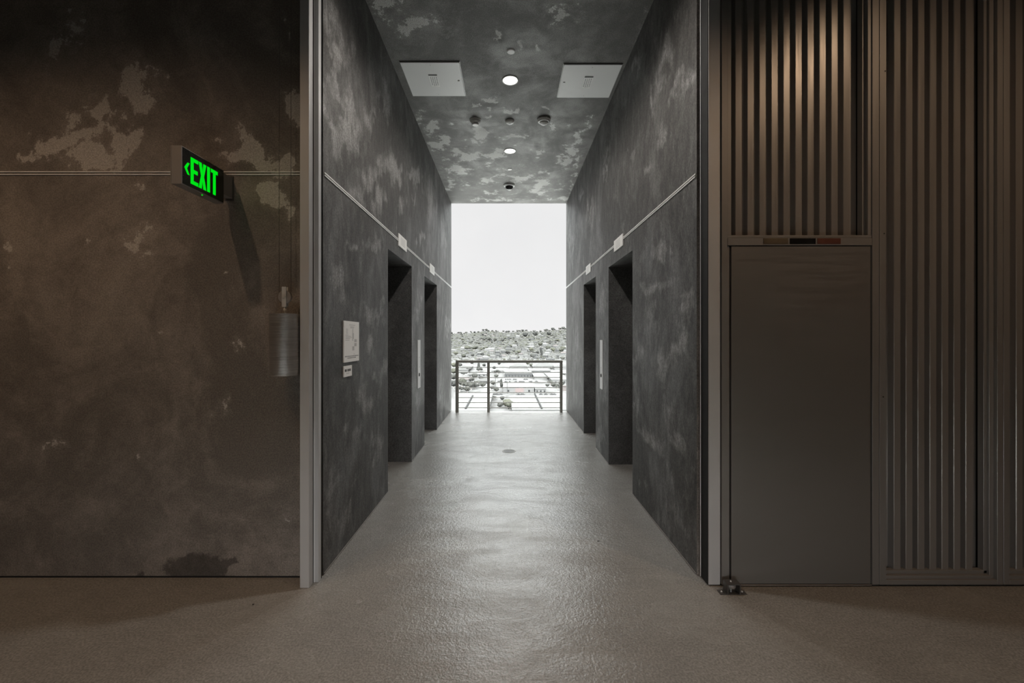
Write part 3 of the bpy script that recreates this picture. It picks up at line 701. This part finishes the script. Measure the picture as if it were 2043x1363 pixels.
def blob(bm, c, rx, ry, rz, sub=2, seed=0, amp=.25):
    r = bmesh.ops.create_icosphere(bm, subdivisions=sub, radius=1)
    for v in r['verts']:
        k = 1 + amp * noise.noise(v.co * 2.1 + Vector((seed * 3.1, seed, 0))) + amp * .5 * noise.noise(v.co * 5 + Vector((seed, 0, 0)))
        v.co = Vector((c[0] + v.co.x * rx * k, c[1] + v.co.y * ry * k, c[2] + v.co.z * rz * k))
def make_tree(kind, mat, seed):
    """unit trees: 10 m wide"""
    me_parts = []
    bm = bmesh.new(); rr = random.Random(seed)
    if kind == 'round':
        blob(bm, (0, 0, 5.5), 4.2, 4.2, 3.6, 2, seed)
        for i in range(6): a = i * 1.05 + rr.random(); blob(bm, (3 * math.cos(a), 3 * math.sin(a), 4.8 + rr.random() * 2.2), 2.2, 2.2, 2.0, 1, seed + i)
        th = 3
    elif kind == 'wide':
        for i in range(7): blob(bm, (rr.uniform(-3.6, 3.6), rr.uniform(-2.5, 2.5), 4 + rr.random() * 1.6), 2.6, 2.4, 1.7, 2, seed + i)
        th = 3
    else:
        blob(bm, (0, 0, 8), 2.1, 2.1, 7, 2, seed); blob(bm, (.5, .3, 5), 2.6, 2.4, 4, 2, seed + 1); th = 2
    crown = link('crown', bm, mat)
    bm = bmesh.new(); tube(bm, (0, 0, -1), (0, 0, th + 1.5), .45, 7); trunk = link('trunk', bm, TRUNK)
    return crown.data, trunk.data, crown, trunk
protos = []
for i, (kd, mt) in enumerate((('round', 0), ('round', 1), ('wide', 0), ('wide', 2), ('tall', 2), ('round', 2), ('wide', 1))):
    cr, tk, a, b = make_tree(kd, LM[mt], i * 11 + 1)
    bpy.data.objects.remove(a); bpy.data.objects.remove(b); protos.append((cr, tk))
def put_tree(pi, x, D, s, label, group, zb=None, sz=1.):
    o = bpy.data.objects.new('tree', None); col.objects.link(o); o.location = (x, D, ground_z(x, D) if zb is None else zb)
    o.rotation_euler = (0, 0, random.random() * 6.3); o.scale = (s, s, s * sz); tag(o, label, 'tree', group)
    for nm, me in (('crown', protos[pi][0]), ('trunk', protos[pi][1])):
        c = bpy.data.objects.new(nm, me); col.objects.link(c); c.parent = o
def D_of(px, py):
    lo, hi = 300., 3990.
    # walk out along the view ray until the ground is met
    D = 320.
    while D < 4000:
        z = EYE + (CY - py) * D / F
        if z <= ground_z((px - CX) * D / F, D): return D
        D += 12
    return 3990.
random.seed(21)
LH = 'grey green tree among the houses on the far hillside'; GH = 'trees on the far hillside'
cnt = 0
for i in range(215):                      # scattered over the slope
    px = random.uniform(880, 1150); py = random.choice((random.uniform(662, 722), random.uniform(662, 690)))
    D = D_of(px, py); s = random.uniform(.55, 1.25) * (.8 + D / 4500)
    put_tree(random.choice((0, 0, 1, 2, 2, 3, 5, 6)), (px - CX) * D / F, D, s, LH, GH)
for px in range(884, 1146, 7):            # skyline
    D = random.uniform(3750, 3980); put_tree(random.choice((0, 2, 3, 5)), (px + random.uniform(-3, 3) - CX) * D / F, D, random.uniform(1.6, 3.2) * (1.35 if px > 1085 or 955 < px < 985 else .9), 'pale grey tree standing on the hill skyline', 'trees along the skyline')
for px, py, s, pi in ((935, 700, 2.6, 6), (945, 700, 2.4, 6), (967, 699, 2.0, 6), (968, 680, 2.6, 3), (975, 681, 2.4, 5), (960, 679, 2.3, 3), (988, 682, 2.2, 5), (1003, 683, 2.3, 0), (1030, 693, 2.2, 3), (1022, 694, 2., 6), (1048, 674, 3.6, 5), (1068, 672, 3.8, 5), (1095, 671, 3.4, 5), (1078, 692, 2.2, 1), (1081, 714, 1.6, 4), (1079, 706, 1.5, 4), (1093, 700, 1.9, 1), (1103, 703, 1.8, 1), (1120, 704, 1.9, 1), (1122, 698, 1.8, 6), (1060, 703, 1.8, 1), (1012, 708, 1.5, 5), (1035, 707, 1.5, 1), (910, 710, 1.5, 1), (925, 715, 1.4, 1), (962, 712, 1.4, 0), (1112, 684, 2.5, 6)):
    D = D_of(px, py); put_tree(pi, (px - CX) * D / F, D, s, 'large darker tree standing out on the hillside', 'large trees on the hillside')
FT = 'leafy street tree between the white roofs below the hill'; FG = 'street trees below the hill'
flat_trees = [(906, 735, 1.3, 1), (905, 748, 1.2, 1), (905, 760, 1.1, 0), (905, 775, 1.1, 0), (918, 733, 1.0, 0), (930, 726, 1.2, 1), (942, 728, 1.1, 0), (955, 741, 1.2, 4), (957, 742, 1.1, 3), (966, 733, .9, 0), (935, 742, 1., 2), (926, 750, .9, 2), (947, 757, 1., 0), (942, 763, .9, 2), (952, 768, .8, 2), (922, 772, 1.2, 1), (930, 776, 1.2, 3), (940, 778, 1.1, 0), (948, 776, 1.0, 3), (960, 760, 1., 3), (963, 774, .8, 0), (917, 782, .9, 3), (932, 783, .8, 0),
  (986, 738, .8, 0), (992, 746, 1., 3), (990, 755, .7, 0), (984, 770, .7, 0), (980, 780, .8, 2), (990, 783, .7, 0), (985, 797, .5, 3), (1002, 800, .5, 5), (1008, 808, .5, 3), (998, 815, .6, 0), (1012, 815, .9, 1), (1018, 817, .8, 1), (1024, 816, .7, 6), (1032, 806, .4, 0), (1046, 808, .5, 3), (1054, 810, .4, 0), (1073, 812, .6, 3), (1080, 808, .4, 0), (1090, 806, .4, 3), (1104, 806, .5, 3), (1113, 810, .4, 0),
  (1093, 752, .6, 3), (1096, 760, .7, 5), (1099, 768, .8, 3), (1104, 774, .7, 0), (1112, 775, .8, 3), (1120, 772, .8, 5), (1092, 773, .5, 0), (1000, 775, .8, 4), (1060, 733, .9, 1), (1053, 729, .9, 1), (1085, 728, .8, 0), (1100, 738, .6, 0), (1125, 750, .6, 2), (996, 729, .8, 0), (1006, 726, .8, 2)]
for px, py, s, pi in flat_trees:
    D = -(GZ - EYE) * F / (py - CY); put_tree(pi, (px - CX) * D / F, D, s, FT, FG, GZ)
# low scrub that nobody could count
random.seed(5); SV = []; SF = []
tb = bmesh.new(); bmesh.ops.create_icosphere(tb, subdivisions=1, radius=1); TV = [v.co.copy() for v in tb.verts]; TF = [[v.index for v in f.verts] for f in tb.faces]; tb.free()
for i in range(7600):
    px = random.uniform(780, 1250); D = 1150 + 2830 * random.random() ** .8; x = (px - CX) * D / F; s = random.uniform(2.2, 5.5) * (.6 + D / 3500)
    z = ground_z(x, D); b0 = len(SV)
    SV += [(x + q.x * s * random.uniform(.8, 1.2), D + q.y * s, z + q.z * s * .7) for q in TV]
    SF += [[b0 + k for k in f] for f in TF]
sme = bpy.data.meshes.new('scrub'); sme.from_pydata(SV, [], SF)
def scrub_mat():
    m, nt, n, l = new_mat('scrub'); b = principled(nt, None, .95, 0, .1); v = objvec(nt, (1, .5, 1))
    f = noise_tex(nt, .09, 3, .7, v); g2 = noise_tex(nt, .02, 2, .5, v)
    c = mix(nt, maprange(nt, f, .4, .6), (.15, .15, .138), (.36, .355, .33)); c = mix(nt, maprange(nt, g2, .52, .62, 0, .6), c, (.26, .275, .18))
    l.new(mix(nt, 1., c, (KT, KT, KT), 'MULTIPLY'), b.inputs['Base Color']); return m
o = bpy.data.objects.new('scrub', sme); col.objects.link(o); sme.materials.append(scrub_mat()); tag(o, 'grey green scrub covering the far hillside', 'scrub', kind='stuff')

# houses
def house_meshes(rm, wm, flat, w=14, dd=9, h=4.2):
    bm = bmesh.new(); box(bm, -w / 2, w / 2, -dd / 2, dd / 2, -3, h); a = link('wall', bm, wm)
    bm = bmesh.new()
    if flat: box(bm, -w / 2 - .4, w / 2 + .4, -dd / 2 - .4, dd / 2 + .4, h, h + .6)
    else:
        P = [(-w / 2 - .6, -dd / 2 - .6, h), (w / 2 + .6, -dd / 2 - .6, h), (w / 2 + .6, dd / 2 + .6, h), (-w / 2 - .6, dd / 2 + .6, h), (-w / 2 + 1.5, 0, h + 2.6), (w / 2 - 1.5, 0, h + 2.6)]
        V = [bm.verts.new(q) for q in P]
        for q in ((0, 1, 5, 4), (2, 3, 4, 5), (1, 2, 5), (3, 0, 4), (0, 1, 2, 3)): bm.faces.new([V[k] for k in q])
    b = link('roof', bm, rm)
    bm = bmesh.new()
    for k in range(3): box(bm, -w * .36 + k * w * .27, -w * .36 + k * w * .27 + 1.7, -dd / 2 - .06, -dd / 2, 1.2, 2.8)
    c = link('windows', bm, GLS)
    r_ = (a.data, b.data, c.data)
    for q in (a, b, c): bpy.data.objects.remove(q)
    return r_
HM = [house_meshes(RW, WW, True), house_meshes(RG, WW, False), house_meshes(RW, WG, True, 18, 8, 5), house_meshes(RR, WW, False, 12, 9, 4), house_meshes(RW, WW, False, 16, 10, 6), house_meshes(RG, WG, False, 11, 9, 4)]
random.seed(33)
for i in range(105):
    px = random.uniform(885, 1145); py = random.choice((random.uniform(690, 722), random.uniform(696, 722), random.uniform(664, 700)))
    D = D_of(px, py); x = (px - CX) * D / F
    o = bpy.data.objects.new('house', None); col.objects.link(o); o.location = (x, D, ground_z(x, D) + 1.0); s = random.uniform(.9, 1.35) * (.85 + D / 7000)
    o.scale = (s, s, s); o.rotation_euler = (0, 0, random.uniform(-.5, .5)); tag(o, 'small pale house among trees on the far hillside', 'house', 'houses on the far hillside')
    for nm, me in zip(('wall', 'roof', 'window'), random.choice(HM)):
        c = bpy.data.objects.new(nm, me); col.objects.link(c); c.parent = o
# big sheds in the valley: facade base row, facade height, roof far row (all turned into ground positions)
def shed(x0, x1, yb, hf, yt, label, roof=RW, wall=WW, arch=0, door=None, win=0, ridge=None, zoff=0):
    D1 = -(GZ - EYE) * F / (yb - CY); zt = EYE - (yb - hf - CY) * D1 / F; D2 = (EYE - zt) * F / (yt - CY)
    X0, X1 = (x0 - CX) * D1 / F, (x1 - CX) * D1 / F
    o = thing('warehouse', ((X0 + X1) / 2, D1, GZ), label, 'building')
    bm = bmesh.new(); box(bm, X0, X1, D1, D2, GZ - 2, zt); link('wall', bm, wall, o)
    bm = bmesh.new()
    if arch:
        n_ = 14; A = []; B = []
        for k in range(n_ + 1):
            t_ = k / n_; xx = X0 + (X1 - X0) * t_; zz = zt + arch * math.sin(PI * t_) ** .8
            A.append(bm.verts.new((xx, D1 - .5, zz))); B.append(bm.verts.new((xx, D2, zz)))
        for k in range(n_): bm.faces.new((A[k], A[k + 1], B[k + 1], B[k]))
        bm.faces.new(A); bm.faces.new(B); bm.faces.new((A[0], A[-1], B[-1], B[0]))
    else: box(bm, X0 - .5, X1 + .5, D1 - .6, D2, zt, zt + .7)
    link('roof', bm, roof, o)
    if ridge:
        bm = bmesh.new(); (a, b), (c_, d_) = ridge
        def rp(px, py):
            DD = (EYE - zt - .8) * F / (py - CY); return ((px - CX) * DD / F, DD, zt + .9)
        tube(bm, rp(a, b), rp(c_, d_), .8, 6); link('roof_pipe', bm, GLS, o)
    if door:
        bm = bmesh.new(); box(bm, (door[0] - CX) * D1 / F, (door[1] - CX) * D1 / F, D1 - .3, D1, GZ, zt - 1); dd = link('loading_door', bm, RED, o)
        bm = bmesh.new(); box(bm, (door[0] + 4 - CX) * D1 / F, (door[1] - 3 - CX) * D1 / F, D1 - .5, D1 - .3, GZ + .5, zt - 2.4); q = link('shutter', bm, WG); q.parent = dd; q.matrix_parent_inverse = Matrix.Translation(-o.location)
    for k in range(win):
        bm = bmesh.new(); xx = X0 + (X1 - X0) * (k + .5) / win; box(bm, xx - .9, xx + .9, D1 - .15, D1, GZ + 1.2, GZ + 3.4); link('window', bm, GLS, o)
    return o
shed(1017, 1052, 737, 6, 727, 'white barrel-roofed shed, first right of the middle of the view', arch=5)
shed(1063, 1108, 736, 5, 726, 'widest white barrel-roofed shed below the hill', arch=7)
shed(1106, 1140, 738, 6, 727, 'white barrel-roofed shed by the right railing post', arch=5)
shed(1011, 1046, 745, 4, 737, 'low white flat-roofed shed in front of the barrel roofs')
shed(1056, 1098, 744, 4, 736, 'pale flat-roofed shed with grey front behind the long grey one', wall=WG)
shed(1007, 1062, 753, 8, 741, 'long grey-fronted building with a row of windows seen through the railing', wall=WG, win=9)
shed(1066, 1093, 757, 5, 746, 'small white shed right of the long grey building')
shed(1004, 1066, 784, 11, 764, 'large white warehouse with a red loading door', door=(1028, 1045), win=3)
shed(1068, 1090, 785, 9, 768, 'pale shed next to the red loading door', win=3)
shed(1100, 1135, 766, 8, 744, 'white flat-roofed block at the right below the hill', win=2)
shed(1120, 1138, 780, 9, 770, 'white shed with rose roof beside the right wall', roof=RR, wall=RR)
shed(888, 973, 836, 16, 784, 'big white roof at the lower left crossed by a diagonal pipe', ridge=((943, 790), (929, 816)))
shed(1022, 1132, 832, 14, 790, 'big white roof at the lower right crossed by a diagonal pipe', ridge=((1067, 786.), (1081, 816)))
shed(912, 934, 744, 5, 731, 'grey-roofed house among the trees at the left', roof=RG)
shed(934, 950, 753, 5, 743, 'pale grey-roofed house behind the rose-roofed one', roof=RG, win=2)
shed(912, 938, 763, 5, 753, 'rose-roofed house behind the left railing bay', roof=RR)
shed(955, 972, 766, 5, 755, 'grey house beside the middle railing post', roof=RG, wall=WG)
shed(952, 970, 752, 5, 744, 'white house under the dark cypress', win=2)
shed(980, 1004, 745, 5, 737, 'small white building right of the middle railing post', win=2)
# cars in the yards
cb = bmesh.new(); box(cb, -2.2, 2.2, -.9, .9, .3, .95, 0, .15); cme = link('b', cb, WG); cc = bmesh.new(); box(cc, -1.2, 1.1, -.8, .8, .95, 1.5, 0, .2); cm2 = link('c', cc, GLS)
cw = bmesh.new()
for sx in (-1.35, 1.35):
    for sy in (-.85, .85): lathe(cw, [(.33, -.1), (.33, .1)], (sx, sy, .33), 'y', 10)
cm3 = link('w', cw, M['black']); meshes = (cme.data, cm2.data, cm3.data)
for q in (cme, cm2, cm3): bpy.data.objects.remove(q)
random.seed(9)
for i in range(34):
    row = random.choice(((1006, 1064, 758), (1006, 1064, 762.5), (1070, 1096, 762), (1030, 1110, 788), (980, 1000, 762), (976, 1002, 788)))
    px = random.uniform(row[0], row[1]); py = row[2]; D = -(GZ - EYE) * F / (py - CY)
    o = bpy.data.objects.new('car', None); col.objects.link(o); o.location = ((px - CX) * D / F, D, GZ); o.rotation_euler = (0, 0, random.choice((0, .1, 1.57)))
    tag(o, 'small dark parked car in the yards below', 'car', 'parked cars in the yards')
    for nm, me in zip(('body', 'cabin', 'wheels'), meshes):
        c = bpy.data.objects.new(nm, me); col.objects.link(c); c.parent = o
for px, py, h, lab in ((993.5, 690, 32, 'tall thin dark pole standing among the trees left of centre'), (1012, 786, 14, 'slim light pole in front of the white warehouse'), (988.5, 774, 14, 'slim pole right of the middle railing post')):
    D = D_of(px, py); x = (px - CX) * D / F; z = ground_z(x, D)
    o = thing('utility_pole', (x, D, z), lab, 'pole'); bm = bmesh.new(); tube(bm, (x, D, z - 1), (x, D, z + h), .28 if D < 800 else .7, 7); link('pole', bm, WG, o)
    boxobj('cross_arm', x - 1.4, x + 1.4, D - .15, D + .15, z + h - 1.5, z + h - 1.1, WG, o)

# ------------------------------------------------------------------ light
w = bpy.data.worlds.new('World'); bpy.context.scene.world = w; w.use_nodes = True
nt = w.node_tree; nt.nodes.clear()
out = nt.nodes.new('ShaderNodeOutputWorld'); bg = nt.nodes.new('ShaderNodeBackground'); nt.links.new(bg.outputs[0], out.inputs[0])
tc = nt.nodes.new('ShaderNodeTexCoord'); sp = nt.nodes.new('ShaderNodeSeparateXYZ'); nt.links.new(tc.outputs['Generated'], sp.inputs[0])
cr = nt.nodes.new('ShaderNodeValToRGB'); nt.links.new(sp.outputs[2], cr.inputs[0])
SKY = [(0.0, .90), (.10, .88), (.31, .84), (.35, 4.), (.48, 7.5), (.75, 8.5), (1., 8.)]
KS = 8.; BACK = 12.
els = cr.color_ramp.elements
els[0].position, els[0].color = 0, (SKY[0][1] / KS,) * 3 + (1,)
els[1].position, els[1].color = 1, (SKY[-1][1] / KS,) * 3 + (1,)
for p_, v_ in SKY[1:-1]:
    q = els.new(p_); q.color = (v_ / KS * (.94 if v_ > 1 else 1.), v_ / KS, v_ / KS * (.985 if v_ > 1 else 1.), 1)
cl = noise_tex(nt, 2.2, 5, .6, tc.outputs['Generated'])
mx = mix(nt, 1., cr.outputs[0], mix(nt, maprange(nt, cl, .3, .7), (.97, .97, .975), (1.03, 1.03, 1.03)), 'MULTIPLY')
sunny = maprange(nt, sp.outputs[1], -.1, -.95, 1., BACK)      # hazy sky on the sun's side, boosted to light the hall from behind
nt.links.new(mx, bg.inputs[0]); nt.links.new(math_(nt, 'MULTIPLY', sunny, KS), bg.inputs[1])

def lamp(name, kind, loc, energy, color, rot=(0, 0, 0), **kw):
    l_ = bpy.data.lights.new(name, kind); l_.energy = energy; l_.color = color
    for k_, v_ in kw.items(): setattr(l_, k_, v_)
    o = bpy.data.objects.new(name, l_); o.location = loc; o.rotation_euler = rot; col.objects.link(o); return o
lamp('sun', 'SUN', (0, 0, 50), 1.3, (1, .97, .92), (math.radians(38), 0, math.radians(-18)), angle=.03)
WARM = (1., .685, .44); SOFT = (1., .93, .85)
for x, y in LAMPS + [(0.02, 3.05)]:
    lamp('downlight_beam', 'SPOT', (x, y, ZC - .03), 125 if y < 4 else 70, SOFT, (0, 0, 0), spot_size=math.radians(155), spot_blend=.7, shadow_soft_size=.07)
for x, e_ in ((-4.0, 95), (-2.44, 92), (-.9, 18), (1.7, 40), (3.3, 122)):
    lamp('hall_downlight_beam', 'SPOT', (x, .7, ZH - .06), e_, WARM, (math.radians(5), 0, 0), spot_size=math.radians(130 if x > 3 else 112), spot_blend=.7, shadow_soft_size=.05)
po = lamp('sky_portal', 'AREA', ((XL + XR) / 2, YE + .05, ZC / 2), 1, (1, 1, 1), (PI / 2, 0, 0), shape='RECTANGLE', size=XR - XL, size_y=ZC)
po.rotation_euler = (-PI / 2, 0, 0); po.data.cycles.is_portal = True
pb = lamp('sky_portal_back', 'AREA', (0, -2.95, 1.575), 1, (1, 1, 1), (PI / 2, 0, 0), shape='RECTANGLE', size=2.5, size_y=3.15); pb.data.cycles.is_portal = True

# ------------------------------------------------------------------ camera
cam = bpy.data.cameras.new('camera'); co = bpy.data.objects.new('camera', cam); col.objects.link(co)
co.location = (0, 0, EYE); co.rotation_euler = (PI / 2, 0, 0)
cam.sensor_width = 36; cam.lens = F / 2043 * 36; cam.clip_end = 12000; cam.clip_start = .05
cam.shift_x = (1021.5 - CX) / 2043; cam.shift_y = -(681.5 - CY) / 2043
sc = bpy.context.scene; sc.camera = co
sc.view_settings.view_transform = 'Standard'; sc.view_settings.look = 'None'; sc.view_settings.gamma = 1; sc.view_settings.exposure = 0
sc.cycles.use_denoising = True
sc.cycles.max_bounces = 8; sc.cycles.diffuse_bounces = 6; sc.cycles.glossy_bounces = 3
sc.cycles.sample_clamp_indirect = 6
